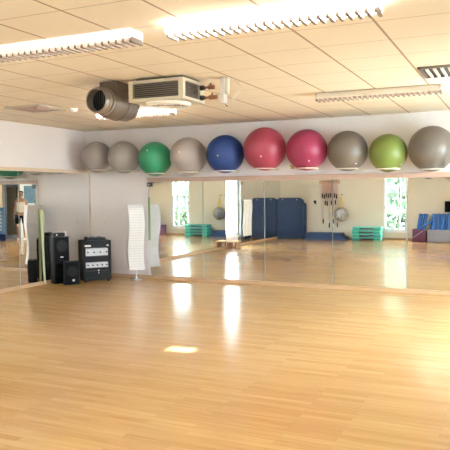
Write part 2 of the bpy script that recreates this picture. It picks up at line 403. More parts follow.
# ------------------------------------------------------------------ outside
bm = nb(); bx(bm, (-30, -45, -0.25), (40, 20, -0.13)); struct('ground', bm, M['paving'], 'pale paving outside the windows', cat='ground')
def tree(x, y, h, r, label):
    t = thing('tree', label, 'tree', (x, y, -0.13), 0, 'trees outside the windows')
    bm = nb(); tube(bm, [(0, 0, 0), (0.05, 0, h*0.4), (-0.05, 0.05, h*0.8)], 0.09); obj('trunk', bm, M['bark'], t)
    bm = nb()
    for k in range(420):
        v = Vector((random.gauss(0, 1), random.gauss(0, 1), random.gauss(0, 1))).normalized()*(r*random.random()**0.4)
        p = Vector((v.x, v.y, h*0.62+v.z*h*0.42/r*0.9)); s = random.uniform(0.10, 0.22)
        q = Euler((random.random()*6, random.random()*6, random.random()*6)).to_matrix()
        vs = [bm.verts.new(p+q @ Vector(c)*s) for c in ((-1, -0.5, 0), (1, -0.5, 0), (1, 0.5, 0.2), (-1, 0.5, 0.2))]
        bm.faces.new(vs)
    obj('foliage', bm, M['foliage'], t)
def hedge(x0, x1, y, h, label):
    t = thing('hedge', label, 'hedge', (x0, y, -0.13)); bm = nb()
    for k in range(1500):
        p = Vector((random.uniform(0, x1-x0), random.uniform(0, 0.8), h*random.random())); s_ = random.uniform(0.05, 0.11)
        q = Euler((random.random()*6, random.random()*6, random.random()*6)).to_matrix()
        bm.faces.new([bm.verts.new(p+q @ Vector(c)*s_) for c in ((-1, -0.5, 0), (1, -0.5, 0), (1, 0.5, 0.2), (-1, 0.5, 0.2))])
    obj('foliage', bm, M['foliage'], t)
    for k in range(5):
        bm = nb(); tube(bm, [((x1-x0)*(k+0.5)/5, 0.4, 0), ((x1-x0)*(k+0.5)/5+0.1, 0.4, h*0.8)], 0.03, 6); obj('stem', bm, M['bark'], t)
hedge(2.0, 6.0, -13.2, 1.0, 'clipped hedge outside the window behind the camera')
tree(4.0, -15.4, 3.6, 1.6, 'leafy tree outside the window behind the camera'); tree(7.6, -17.5, 3.0, 1.6, 'low leafy tree outside the window behind the camera'); tree(1.9, -19.5, 4.0, 1.5, 'leafy tree farther off outside the window behind the camera')
bm = nb(); bx(bm, (-6.6, -8.3, -0.13), (-6.0, -5.6, 6.0)); bx(bm, (-6.7, -8.4, 6.0), (-5.9, -5.5, 6.12)); t = tag(obj('sun_blocker', bm, M['wall']), 'tall white unseen wall added to block sun from the left window', 'wall')  # added out of view to keep direct sun out of the left window
# corridor behind the double door
bm = nb(); bx(bm, (W+0.16, -9.4, -0.12), (W+3.2, -6.4, 0)); struct('floor_corridor', bm, M['floor'], 'board floor of the corridor behind the door', cat='floor')
bm = nb(); bx(bm, (W+0.16, -9.5, 0), (W+3.2, -9.4, 2.6)); bx(bm, (W+0.16, -6.4, 0), (W+3.2, -6.3, 2.6)); bx(bm, (W+3.2, -9.5, 0), (W+3.3, -6.3, 2.6)); struct('wall_corridor', bm, M['wallc'], 'walls of the corridor behind the door', cat='wall')
bm = nb(); bx(bm, (W+0.16, -9.5, 2.6), (W+3.3, -6.3, 2.7)); struct('ceiling_corridor', bm, M['wall'], 'ceiling of the corridor behind the door', cat='ceiling')

# ------------------------------------------------------------------ ceiling lights
def fixture(x0, y0, L, hot, label):
    t = thing('ceiling_light', label, 'light', (x0, y0, H), 0, 'louvred ceiling lights'); w, hh = 0.18, 0.088
    hs = 0.070
    bm = nb(); bx(bm, (0, 0, -hs), (L, 0.008, 0)); bx(bm, (0, w-0.008, -hs), (L, w, 0)); bx(bm, (0, 0, -hs), (0.008, w, 0)); bx(bm, (L-0.008, 0, -hs), (L, w, 0)); bx(bm, (0, 0, -0.008), (L, w, -0.0005))
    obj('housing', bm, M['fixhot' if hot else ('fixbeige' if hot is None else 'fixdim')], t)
    bm = nb(); n = 24
    for k in range(n+1):
        x = 0.006+(L-0.012)*k/n
        prism(bm, [(x-0.004, -hs+0.03), (x+0.004, -hs+0.03), (x+0.011, -hh-0.008), (x-0.011, -hh-0.008)], w-0.02, Matrix.Translation((0, 0.01, 0)))
    bx(bm, (0.009, w/2-0.003, -hh), (L-0.009, w/2+0.003, -hh+0.04))
    obj('louvre', bm, M['fin'], t)
    for y in (w*0.28, w*0.72):
        bm = nb(); cyl(bm, (0.03, y, -0.033), (L-0.03, y, -0.033), 0.011, n=10); obj('lamp_tube', bm, M['tubehot' if hot else 'tube'], t, True)
    return t
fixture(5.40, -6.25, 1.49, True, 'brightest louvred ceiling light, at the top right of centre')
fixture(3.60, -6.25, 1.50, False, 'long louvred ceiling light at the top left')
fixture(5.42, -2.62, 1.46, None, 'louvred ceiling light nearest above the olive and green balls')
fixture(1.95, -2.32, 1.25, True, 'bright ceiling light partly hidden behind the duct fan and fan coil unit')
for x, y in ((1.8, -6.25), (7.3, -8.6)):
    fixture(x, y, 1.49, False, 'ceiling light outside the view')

# ceiling vents
def vent(x, y, label, dark):
    t = thing('ceiling_vent', label, 'vent', (x, y, H)); s = 0.59
    bm = nb(); z = -0.02
    bx(bm, (0, 0, z), (s, 0.035, 0)); bx(bm, (0, s-0.035, z), (s, s, 0)); bx(bm, (0, 0, z), (0.035, s, 0)); bx(bm, (s-0.035, 0, z), (s, s, 0)); obj('frame', bm, M['hvac'] if not dark else M['fin'], t)
    bm = nb(); bx(bm, (0.035, 0.035, -0.003), (s-0.035, s-0.035, -0.0005)); obj('backing', bm, M['dark'] if dark else M['ring'], t)
    for k in range(7):
        bm = nb(); y0 = 0.07+k*0.07
        if dark: bx(bm, (y0, 0.04, -0.03), (y0+0.02, s-0.04, -0.004))
        else:
            a = 0.05+k*0.034; b = s-a; w = 0.012
            bx(bm, (a, a, -0.022), (b, a+w, -0.004)); bx(bm, (a, b-w, -0.022), (b, b, -0.004)); bx(bm, (a, a, -0.022), (a+w, b, -0.004)); bx(bm, (b-w, a, -0.022), (b, b, -0.004))
        obj('slat', bm, M['hvacw'] if dark else M['strip'], t)
vent(1.22, -3.44, 'pale square ceiling diffuser near the left wall', False)
vent(6.78, -3.74, 'square ceiling grille with dark fins at the right edge', True)
t = thing('smoke_detector', 'small round white smoke detector left of the duct fan', 'smoke detector', (1.93, -2.85, H))
bm = nb(); lathe(bm, [(0, -0.045), (0.04, -0.045), (0.058, -0.03), (0.065, -0.0)]); obj('detector_body', bm, M['fix'], t, True)

# fan coil unit
t = thing('fan_coil_unit', 'cream ceiling fan coil unit with slatted grilles', 'air conditioner', (3.931, -4.484, 2.561)); t.scale = (1.0676,)*3
w, d, h = 0.61, 0.46, 0.205
bm = nb()   # casing with recessed front and side openings
bx(bm, (0, 0, 0), (w, d, 0.03)); bx(bm, (0, 0, h-0.03), (w, d, h))
bx(bm, (0, 0, 0.03), (0.045, 0.03, h-0.03)); bx(bm, (w-0.05, 0, 0.03), (w, 0.05, h-0.03)); bx(bm, (w-0.03, d-0.09, 0.03), (w, d, h-0.03)); bx(bm, (0, 0.03, 0.03), (0.03, d, h-0.03)); bx(bm, (0.03, d-0.03, 0.03), (w-0.03, d, h-0.03))
obj('casing', bm, M['hvac'], t)
bm = nb(); bx(bm, (0.045, 0.035, 0.03), (w-0.04, d-0.04, h-0.03)); obj('coil', bm, M['dark'], t, label='dark inner coil')
for side in (0, 1):
    bm = nb()
    for k in range(7):
        z = 0.042+k*0.0195
        if side == 0: bx(bm, (0.045, 0.004, z), (w-0.05, 0.030, z+0.006))
        else: bx(bm, (w-0.030, 0.05, z), (w-0.004, d-0.09, z+0.006))
    obj('grille', bm, M['fin'], t)
bm = nb(); c = Matrix.Translation((0.31, 0.25, 0)); lathe(bm, [(0.23, 0.0), (0.225, -0.02), (0.20, -0.035), (0.185, -0.03), (0.18, 0)], c, 48); obj('fan_skirt', bm, M['hvacw'], t, True)
bm = nb(); lathe(bm, [(0.001, -0.012), (0.179, -0.012)], c, 48); sk = obj('fan_grille', bm, M['copper'], t)
bm = nb()
for r in (0.05, 0.09, 0.13, 0.17):
    tube(bm, [(0.31+r*math.cos(a*PI/16), 0.25+r*math.sin(a*PI/16), -0.02) for a in range(32)], 0.003, 6, True)
obj('fan_guard', bm, M['hvacw'], sk)
bm = nb(); bx(bm, (0.05, 0.07, h), (w-0.04, d-0.03, (H-2.561)/1.0676)); obj('gap_shade_mount', bm, M['dark'], t)  # dark mount fills the ceiling gap, standing in for its shade
for y, z, L in ((0.38, 0.15, 0.10), (0.38, 0.05, 0.13)):
    bm = nb(); cyl(bm, (w, y, z), (w+0.03, y, z), 0.026, n=16); cyl(bm, (w+0.03, y, z), (w+0.05, y, z), 0.018); v = obj('pipe_flange', bm, M['dark'], t)
    bm = nb(); cyl(bm, (w+0.05, y, z), (w+0.05+L*0.4, y, z), 0.012); cyl(bm, (w+0.05+L*0.35, y, z), (w+0.05+L, y, z), 0.023, n=6); cyl(bm, (w+0.05+L*0.6, y, z), (w+0.05+L*0.6, y, z+0.04), 0.01); obj('valve', bm, M['copper'], v)
# pipe bracket with cables
t = thing('pipe_duct_cover', 'grey-white pipe cover with loose cables right of the fan coil unit', 'pipe cover', (4.825, -4.11, 2.539)); t.scale = (1.0676,)*3
bm = nb(); bx(bm, (0, 0, 0.0), (0.04, 0.08, (H-2.539)/1.0676), bev=0.006); obj('cover', bm, M['steel2'], t)
bm = nb(); bx(bm, (0.04, 0.02, 0.09), (0.075, 0.07, (H-2.539)/1.0676), bev=0.006); obj('side_cover', bm, M['cream'], t)
for k, r in enumerate((0.07, 0.10, 0.13)):
    bm = nb(); tube(bm, [(0.10+r*math.sin(a*PI/12)*0.8, 0.06+0.01*k, 0.24-0.24*a/12*(0.8+0.06*k)) for a in range(13)], 0.004, 6); obj('cable', bm, M['cream'], t)
bm = nb(); tube(bm, [(0.03, 0.05, 0.01), (0.04, 0.05, -0.015), (0.06, 0.05, -0.03)], 0.005, 6); obj('cable', bm, M['dark'], t)

# duct fan (axis along Y)
t = thing('duct_fan', 'grey-brown round duct fan with open mouth under the ceiling', 'duct fan', (3.64, -4.66, 2.585))
R = Matrix.Rotation(-PI/2, 4, 'X')     # local z -> +y
bm = nb(); lathe(bm, [(0.118, 0.12), (0.118, 0.0), (0.132, 0.0), (0.138, 0.02), (0.138, 0.05), (0.146, 0.055), (0.146, 0.075), (0.138, 0.08), (0.138, 0.105), (0.15, 0.11), (0.15, 0.14), (0.14, 0.15)], R, 40); smooth_angle(obj('mouth_ring', bm, M['ring'], t))
bm = nb(); lathe(bm, [(0.14, 0.14), (0.162, 0.17), (0.172, 0.22), (0.174, 0.36), (0.181, 0.365), (0.181, 0.40), (0.174, 0.405), (0.172, 0.56), (0.155, 0.61), (0.11, 0.64), (0.0, 0.65)], R, 40); smooth_angle(obj('fan_body', bm, M['duct'], t))
bm = nb(); lathe(bm, [(0.0, 0.105), (0.118, 0.105)], R, 32); im = obj('inner_mesh', bm, M['black2'], t)
bm = nb()
for k in range(-4, 5):
    q = math.sqrt(max(0, 0.117**2-(k*0.025)**2)); tube(bm, [(k*0.025, 0.1, -q), (k*0.025, 0.1, q)], 0.003, 6)
obj('guard_wire', bm, M['slate'], im)
bm = nb(); bx(bm, (-0.10, 0.20, 0.12), (0.13, 0.50, H-2.585), bev=0.01); obj('ceiling_mount', bm, M['duct'], t)

# ------------------------------------------------------------------ exercise balls on ring holders
balls = [(97, 0.52, 2.28, 0.291, (0.33, 0.295, 0.275), 'silver grey exercise ball, leftmost above the corner'),
 (124, 1.12, 2.26, 0.294, (0.36, 0.32, 0.30), 'silver grey exercise ball next to the bright green ball'),
 (155, 1.78, 2.21, 0.305, (0.03, 0.28, 0.14), 'bright green exercise ball above the paper lamp side of the mirror'),
 (188, 2.45, 2.24, 0.322, (0.38, 0.325, 0.30), 'pale grey-beige exercise ball between the green and blue balls'),
 (225, 3.16, 2.25, 0.324, (0.015, 0.05, 0.22), 'dark blue exercise ball'),
 (265, 3.88, 2.31, 0.357, (0.38, 0.05, 0.09), 'large crimson exercise ball next to the blue ball'),
 (307, 4.60, 2.27, 0.331, (0.35, 0.035, 0.10), 'magenta-red exercise ball next to the grey-brown ball'),
 (349, 5.26, 2.23, 0.315, (0.165, 0.135, 0.11), 'grey-brown exercise ball between the red and lime balls'),
 (390, 5.885, 2.18, 0.288, (0.18, 0.235, 0.05), 'lime green exercise ball'),
 (431, 6.52, 2.22, 0.338, (0.155, 0.13, 0.112), 'large grey-brown exercise ball, rightmost of the row')]
hl = ['leftmost silver ball', 'second silver ball', 'bright green ball', 'pale beige ball', 'blue ball', 'large crimson ball', 'magenta ball', 'smaller grey-brown ball', 'lime green ball', 'rightmost ball']
hr = 0.17
def make_ball(x, y, z, r, col, label, k):
    t = thing('exercise_ball', label, 'exercise ball', (x, y, z), 0, None)
    t.rotation_euler = (0.5+0.3*k, 0.35-0.15*k, 0)
    bm = nb(); n = 72; prof = []
    for i in range(n+1):
        a = -PI/2+PI*i/n; rr = r*(1+0.004*abs(math.sin(a*16))**0.5*(abs(a) < 1.25)-0.004)
        prof.append((max(rr*math.cos(a), 0.0001), rr*math.sin(a)))
    lathe(bm, prof, None, 48); bmesh.ops.remove_doubles(bm, verts=bm.verts, dist=0.0005)
    obj('ball_shell', bm, ball_m('ball_vinyl', col), t, True)
    bm = nb(); cyl(bm, (0, 0, r-0.008), (0, 0, r+0.002), 0.014, n=14); obj('valve_plug', bm, M['paper'], t)
    return t
def make_holder(label):
    t = thing('ball_holder', label, 'ball holder', (0, 0, 0), 0, 'wall mounted ball holders')
    bm = nb(); tube(bm, [(hr*math.cos(a*PI/24), hr*math.sin(a*PI/24), 0) for a in range(48)], 0.010, 10, True); obj('ring', bm, M['cream'], t, True)
    for s in (-1, 1):
        bm = nb(); tube(bm, [(s*0.11, 0.128, 0.0), (s*0.10, 0.22, -0.005), (s*0.10, 0.348, 0.0)], 0.008, 8); obj('arm', bm, M['cream'], t, True)
    bm = nb(); bx(bm, (-0.13, 0.348, -0.03), (0.13, 0.359, 0.03), bev=0.003); obj('wall_plate', bm, M['cream'], t)
    return t
proto = None
for i, (px, x, z, r, col, lab) in enumerate(balls):
    make_ball(x, -0.36, z, r, col, lab, i)
    zh = z-math.sqrt((r+0.009)**2-hr**2)
    L = 'cream ring holder under the '+hl[i]
    if proto is None: proto = make_holder(L); h = proto
    else: h = copy_tree(proto, label=L)
    h.location = (x, -0.36, zh)
for i, (x, z, r, col, lab) in enumerate([(5.12, 2.27, 0.30, (0.02, 0.06, 0.26), 'dark blue exercise ball on the far wall, just visible at the mirror top'),
                                         (5.80, 2.23, 0.31, (0.66, 0.56, 0.46), 'cream exercise ball on the far wall, just visible at the mirror top')]):
    make_ball(x, -D+0.36, z, r, col, lab, i)
    h = copy_tree(proto, label='cream ring holder on the far wall under the '+('blue ball', 'cream ball')[i]); h.location = (x, -D+0.36, z-math.sqrt((r+0.009)**2-hr**2)); h.rotation_euler = (0, 0, PI)
# brass hooks between the red balls
for x, z, lab in ((4.24, 2.015, 'small brass hook low between the two red balls'), (4.32, 2.53, 'small brass hook high between the two red balls')):
    t = thing('wall_hook', lab, 'hook', (x, 0, z))
    bm = nb(); bx(bm, (-0.03, -0.012, -0.03), (0.03, -0.001, 0.03), bev=0.003); obj('plate', bm, M['brass'], t)
    bm = nb(); tube(bm, [(0, -0.01, 0), (0.01, -0.08, -0.005), (0.0, -0.11, 0.01), (0, -0.12, 0.04)], 0.008); obj('hook_arm', bm, M['brass'], t, True)

# ------------------------------------------------------------------ corner equipment
ang = math.atan2(0.42, 0.36)
t = thing('equipment_rack', 'black equipment rack with silver units in the corner', 'equipment rack', (0.785, -0.765, 0), ang)
w, d, h = 0.51, 0.42, 0.75
bm = nb(); e = 0.045
bx(bm, (-w/2, 0, 0.03), (-w/2+e, d, h), bev=0.008); bx(bm, (w/2-e, 0, 0.03), (w/2, d, h), bev=0.008); bx(bm, (-w/2, 0, 0.03), (w/2, d, 0.20), bev=0.008)
bx(bm, (-w/2, 0, h-0.13), (w/2, d, h), bev=0.008); bx(bm, (-w/2+e, 0.02, 0.36), (w/2-e, d, 0.46)); bx(bm, (-w/2+e, d-0.02, 0.2), (w/2-e, d, 0.62))
obj('cabinet', bm, M['black'], t)
for s in (-1, 1):
    bm = nb(); cyl(bm, (s*0.21, 0.05, 0), (s*0.21, 0.05, 0.03), 0.02); cyl(bm, (s*0.21, d-0.05, 0), (s*0.21, d-0.05, 0.03), 0.02); obj('foot', bm, M['black2'], t)
def unit(z0, z1, m, lab, kn):
    bm = nb(); bx(bm, (-w/2+e+0.01, 0.012, z0), (w/2-e-0.01, d-0.04, z1), bev=0.004); u = obj('rack_unit', bm, m, t, label=lab)
    for k in range(kn):
        bm = nb(); x = -0.17+0.34*k/(kn-1); cyl(bm, (x, 0.012, (z0+z1)/2), (x, -0.006, (z0+z1)/2), 0.014, n=12); obj('knob', bm, M['black'], u)
unit(0.475, 0.605, M['silver'], 'silver amplifier unit', 4)
unit(0.262, 0.352, M['silver'], 'silver player unit', 5)
unit(0.205, 0.255, M['black'], 'black lower unit', 4)
for k, x in enumerate((-0.17, 0.19)):
    bm = nb(); bx(bm, (x-(0.055 if k == 0 else 0.018), -0.004, 0.645), (x+(0.055 if k == 0 else 0.018), 0.001, 0.675)); obj('display', bm, M['paper'], t, label='pale display')
bm = nb(); cyl(bm, (0.02, -0.006, 0.21), (0.02, 0.0, 0.21), 0.014, n=12); obj('badge', bm, M['steel'], t)
bm = nb(); cyl(bm, (0.02, 0, 0.165), (0.02, -0.006, 0.165), 0.01, n=12); obj('lock', bm, M['steel'], t)
m_ = thing('mixer', 'small black mixer on top of the equipment rack', 'mixer', (0.785-0.76*0.15, -0.765+0.65*0.15, 0.75), ang)
bm = nb(); prism(bm, [(-0.17, 0), (0.17, 0), (0.165, 0.05), (-0.165, 0.06)], 0.26, Matrix.Translation((0, -0.11, 0))); obj('mixer_body', bm, M['black'], m_)
for k in range(5):
    bm = nb(); cyl(bm, (-0.13+0.065*k, -0.02, 0.05), (-0.13+0.065*k, -0.02, 0.072), 0.012, n=10); obj('knob', bm, M['purple' if k % 2 else 'steel'], m_)

def speaker(name, label, loc, rz, w, d, h, woofer, badge=True, cat='speaker'):
    t = thing(name, label, cat, loc, rz)
    bm = nb(); bx(bm, (-w/2, 0, 0), (w/2, d, h), bev=0.014); obj('cabinet', bm, M['black'], t)
    bm = nb(); bx(bm, (-w/2+0.02, -0.008, 0.02), (w/2-0.02, 0.002, h-0.02), bev=0.004); g = obj('grille', bm, M['black2'], t)
    bm = nb(); c = Matrix.Translation((0, -0.008, woofer)) @ Matrix.Rotation(PI/2, 4, 'X'); lathe(bm, [(w*0.34, 0.0), (w*0.34, 0.006), (w*0.31, 0.006), (w*0.12, -0.0), (0.001, 0.004)], c, 28); obj('woofer', bm, M['black'], g, True)
    if badge:
        bm = nb(); bx(bm, (-0.028, -0.013, h*0.2), (0.028, -0.008, h*0.2+0.018)); obj('badge', bm, M['steel'], g)
    return t
speaker('speaker', 'small black floor speaker in front of the rack', (0.585, -1.235, 0), ang, 0.27, 0.155, 0.41, 0.24, False)
o = [x for x in C.objects if x.name.startswith('speaker')][-1]
bm = nb(); lathe(bm, [(0.001, 0.004), (0.02, 0.004), (0.022, 0)], Matrix.Translation((0.02, -0.010, 0.08)) @ Matrix.Rotation(PI/2, 4, 'X'), 16); obj('bass_port', bm, M['steel'], o)
r90 = math.radians(68)
speaker('speaker', 'lower black speaker box at the left mirror, under the bigger box', (0.30, -1.165, 0), r90, 0.27, 0.15, 0.37, 0.19, False)
speaker('speaker', 'tall black speaker box stacked on the lower one at the left mirror', (0.30, -1.16, 0.37), r90, 0.31, 0.15, 0.47, 0.30, True)
t = thing('mixer', 'black box with a silver knob on top of the speaker stack', 'mixer', (0.25, -1.15, 0.84), r90)
bm = nb(); bx(bm, (-0.12, -0.03, 0), (0.10, 0.10, 0.065), bev=0.008); obj('mixer_body', bm, M['black'], t)
bm = nb(); cyl(bm, (-0.07, -0.03, 0.03), (-0.07, -0.04, 0.03), 0.012); obj('knob', bm, M['steel'], t)
t = thing('small_stand', 'tiny silver cup shape on the right of the speaker stack top', 'holder', (0.30, -1.055, 0.84))
bm = nb(); lathe(bm, [(0.0, 0), (0.028, 0), (0.022, 0.01), (0.02, 0.05), (0.03, 0.085), (0.026, 0.085), (0.016, 0.05), (0.0, 0.02)], None, 16); obj('cup', bm, M['steel'], t, True)

# lime foam mat leaning on the left mirror behind the speakers
t = thing('foam_mat', 'lime green foam mat leaning on the left mirror behind the speaker stack', 'foam mat', (0.115, -1.43, 0))
bm = nb(); n = 16; A = []
for i in range(n+1):
    s = i/n; z = 0.02+1.32*s
    wd = 0.04+0.03*s
    y0 = -0.02-0.04*s; y1 = y0+wd+(0.12*max(0, s-0.55))
    xo = -0.01*s+0.02*(1-s)
    A.append([bm.verts.new((xo, y0, z)), bm.verts.new((xo+0.018, (y0+y1)/2, z-0.02*s)), bm.verts.new((xo, y1, z-0.09*s*s))])
for P, Q in zip(A, A[1:]):
    for k in range(2): bm.faces.new((P[k], P[k+1], Q[k+1], Q[k]))
o = obj('mat_sheet', bm, M['lime'], t, True); so = o.modifiers.new('s', 'SOLIDIFY'); so.thickness = 0.012; so.offset = 0

# paper floor lamp
def paper_lamp():
    t = thing('paper_floor_lamp', 'tall wavy white paper floor lamp by the back wall', 'floor lamp', (1.29, -0.27, 0), math.radians(38))
    bm = nb(); lathe(bm, [(0.0, 0), (0.115, 0), (0.115, 0.012), (0.02, 0.02), (0.0, 0.02)], None, 32); obj('base', bm, M['chrome'], t, True)
    bm = nb(); cyl(bm, (0, 0, 0.02), (0, 0, 1.30), 0.009, n=10); cyl(bm, (0, 0, 0.02), (0, 0, 0.06), 0.02, n=12); obj('pole', bm, M['steel'], t)
    bm = nb(); rings = []; N = 150; z0, z1 = 0.20, 1.385
    for i in range(N+1):
        s = i/N; z = z0+(z1-z0)*s
        q = 0.158+0.004*(i % 6 in (0,))-0.003*math.cos(i/6*2*PI)
        ox = 0.018*math.sin(s*2*PI*1.15+2.6); oy = 0.018*math.sin(s*2*PI*1.15+2.6)*-1
        tw = 0.05*math.sin(s*5)
        rg = []
        for k in range(4):
            a = PI/4+k*PI/2+tw; a2 = PI/4+(k+1)*PI/2+tw
            for u in range(4):
                f = u/4; p = Vector((math.cos(a), math.sin(a)))*(1-f)+Vector((math.cos(a2), math.sin(a2)))*f
                rg.append(bm.verts.new((p.x*q*1.25+ox, p.y*q*1.25+oy, z)))
        rings.append(rg)
    for A, B in zip(rings, rings[1:]):
        for k in range(16): bm.faces.new((A[k], A[(k+1) % 16], B[(k+1) % 16], B[k]))
    obj('lamp_shade', bm, M['paper'], t)
    bm = nb()
    for z in (0.24, 1.30): tube(bm, [(-0.11, -0.11, z), (0.11, 0.11, z)], 0.003, 6); tube(bm, [(-0.11, 0.11, z), (0.11, -0.11, z)], 0.003, 6)
    obj('spreader', bm, M['steel'], t)
paper_lamp()
t = thing('clip_box', 'small dark blue-grey box at the top left corner of the back mirror', 'control box', (1.45, -0.02, 1.72))
bm = nb(); bx(bm, (-0.04, -0.035, 0), (0.045, -0.001, 0.075), bev=0.005); obj('box_body', bm, M['slate'], t)
bm = nb(); bx(bm, (-0.02, -0.038, 0.02), (0.02, -0.035, 0.05)); obj('display', bm, M['grey'], t)
t = thing('resistance_strap', 'thin green strap hanging at the left edge of the back mirror', 'strap', (1.43, -0.035, 0.72))
bm = nb(); bx(bm, (-0.008, -0.004, 0), (0.014, 0.004, 0.80), bev=0.002); obj('strap_band', bm, M['green'], t)
bm = nb(); tube(bm, [(0.003, 0.003, 0.80), (0.003, 0.003, 0.98)], 0.003, 6); obj('cord', bm, M['grey'], t)
for x, lab in ((0.42, 'small round wall fixing above the equipment rack'),):
    t = thing('wall_fixing', lab, 'wall fixing', (x, 0, 1.05)); bm = nb(); lathe(bm, [(0.0, 0.02), (0.022, 0.018), (0.028, 0)], Matrix.Rotation(PI/2, 4, 'X'), 16); obj('cap', bm, M['steel'], t, True)

# low wooden bench box by the left window
t = thing('step_bench', 'low brown slatted wooden bench below the left window', 'bench', (0.11, -6.72, 0))
for x in (0.0, 0.25):
    for y in (0.0, 0.28):
        bm = nb(); bx(bm, (x, y, 0), (x+0.05, y+0.05, 0.17), bev=0.004); obj('leg', bm, M['darkwood'], t)
for k in range(3):
    bm = nb(); bx(bm, (-0.01+0.107*k, -0.02, 0.17), (0.085+0.107*k, 0.35, 0.205), bev=0.004); obj('slat', bm, M['tan'], t)
for x in (0.0, 0.27):
    bm = nb(); bx(bm, (x+0.005, 0.05, 0.04), (x+0.025, 0.28, 0.15)); obj('rail', bm, M['darkwood'], t)
# white cloth hanging on the left mirror
t = thing('hanging_cloth', 'white wavy cloth hanging on the left wall between the window and the navy mats', 'cloth', (0.115, -7.90, 0.26))
bm = nb(); n, mrow = 26, 24; G = []
for j in range(mrow+1):
    z = 1.11*j/mrow; row = []
    for i in range(n+1):
        u = i/n; sw = 0.05*math.sin(z*5.2)
        row.append(bm.verts.new((0.012+0.016*math.sin(u*PI*5+z*2), -0.31+0.62*u+sw, z)))
    G.append(row)
for A, B in zip(G, G[1:]):
    for i in range(n): bm.faces.new((A[i], A[i+1], B[i+1], B[i]))
o = obj('cloth_sheet', bm, M['curtain'], t, True); so = o.modifiers.new('s', 'SOLIDIFY'); so.thickness = 0.006
bm = nb(); cyl(bm, (0.012, -0.33, 1.11), (0.012, 0.35, 1.11), 0.01); obj('hanging_rod', bm, M['steel'], t)

# ------------------------------------------------------------------ things along the far wall (seen in the mirrors)
FY = -D
# hanging navy mats
t0 = None
for k in range(6):
    lab = ['nearest navy exercise mat of the hanging bundle, with a folded lower edge', 'second navy mat of the hanging bundle', 'third navy mat of the hanging bundle', 'fourth navy mat of the hanging bundle', 'fifth navy mat of the hanging bundle', 'navy mat of the bundle hanging against the wall'][k]
    y = FY+0.34-0.055*k; wd = 0.92+0.016*k if k < 3 else 1.03; zz = 0.001; top = 1.40-0.012*k-(0.10 if k > 2 else 0)
    t = thing('exercise_mat', lab, 'exercise mat', (0.56, y, zz), 0, 'navy mats hanging at the far wall corner')
    bm = nb(); hw = wd/2; hh = top-zz; c = 0.10
    prism(bm, [(-hw, 0.03), (-hw+0.03, 0), (hw-0.03, 0), (hw, 0.03), (hw, hh-c), (hw-0.03, hh-c*0.4), (hw-c, hh), (-hw+c, hh), (-hw+0.03, hh-c*0.4), (-hw, hh-c)], 0.045, Matrix.Translation((0, 0, 0)))
    o = obj('mat_body', bm, M['mat_blue'], t); b = o.modifiers.new('b', 'BEVEL'); b.width = 0.012; b.segments = 2
    bm = nb(); tube(bm, [(-hw+0.01, 0.047, 0.22), (hw-0.01, 0.047, 0.22)], 0.006, 6); obj('seam', bm, M['mat_edge'], t)
    for s in (-1, 1):
        bm = nb(); lathe(bm, [(0.022, 0.0), (0.022, 0.004), (0.012, 0.004), (0.012, 0)], Matrix.Translation((s*(hw-0.2), 0.048, hh-0.06)) @ Matrix.Rotation(-PI/2, 4, 'X'), 14); obj('eyelet', bm, M['steel'], t)
# coat hooks
for x, lab in ((0.07, 'black peg high at the left of the hanging mats'), (1.36, 'black peg on the wall right of the hanging mats')):
    t = thing('wall_peg', lab, 'peg', (x, FY, 1.24)); bm = nb(); bx(bm, (-0.03, 0, -0.06), (0.03, 0.015, 0.06), bev=0.003); obj('plate', bm, M['black'], t)
    bm = nb(); tube(bm, [(0, 0.015, 0.0), (0, 0.14, 0.0), (0, 0.16, 0.05)], 0.013); obj('peg_arm', bm, M['black'], t)
# low stack of mats
for k in range(4):
    t = thing('folded_mat', ['bottom', 'second', 'third', 'top'][k]+' slate blue mat of the low stack along the far wall', 'exercise mat', (1.18+0.03*(k % 2), FY+0.05+0.02*k, 0.001+0.058*k), 0, 'low stack of folded mats')
    L = 1.36-0.06*k
    bm = nb(); bx(bm, (0, 0, 0), (L, 0.6, 0.024), bev=0.008); bx(bm, (0, 0, 0.028), (L, 0.6, 0.052), bev=0.008); cyl(bm, (L-0.003, 0.03, 0.026), (L-0.003, 0.57, 0.026), 0.026, n=14); obj('mat_body', bm, M['mat_low'], t)
# tube rack
t = thing('tube_rack', 'wooden rail with pegs holding the resistance tubes on the far wall', 'rack', (1.86, FY, 1.93))
bm = nb(); bx(bm, (-0.36, 0, -0.06), (0.36, 0.025, 0.06), bev=0.005); obj('rail', bm, M['tan'], t)
for k in range(8):
    bm = nb(); x = -0.22+k*0.07; tube(bm, [(x, 0.02, 0), (x, 0.09, 0.0), (x, 0.10, 0.03)], 0.009); obj('peg', bm, M['black'], t)
tp = None
for k in range(8):
    x = 1.64+k*0.07; lab = 'pink resistance tube with black handles, number of pegs from the left: '
    lab = 'pink resistance tube with black handles on the '+['first', 'second', 'third', 'fourth', 'fifth', 'sixth', 'seventh', 'last'][k]+' peg from the hanging mats'
    t = thing('resistance_tube', lab, 'resistance tube', (x, FY+0.055, 1.93), 0, 'pink resistance tubes on the rack')
    dz = [1.08, 0.0, 0.62, 0.52, 0.66, 0.55, 0.62, 0.50][k]+0.45; r = 0.016
    b1, b2 = 0.80+0.05*(k % 2), 0.55
    z1 = -[0.42, 0.44, 0.40, 0.42, 0.40, 0.42, 0.41, 0.44][k]; z2 = -[1.28, 0.66, 0.68, 1.42, 0.66, 1.28, 0.64, 1.40][k]
    bm = nb(); tube(bm, [(-r, 0, z1), (-r, 0, 0.0), (0, 0, 0.019), (r, 0, 0.0), (r, 0, z2)], 0.009, 8); obj('rubber_tube', bm, M['pinkrub'], t, True)
    for s, z in ((-1, z1), (1, z2)):
        bm = nb(); cyl(bm, (s*r, 0, z-0.13), (s*r, 0, z+0.02), 0.019, n=12); obj('handle', bm, M['black'], t, True)
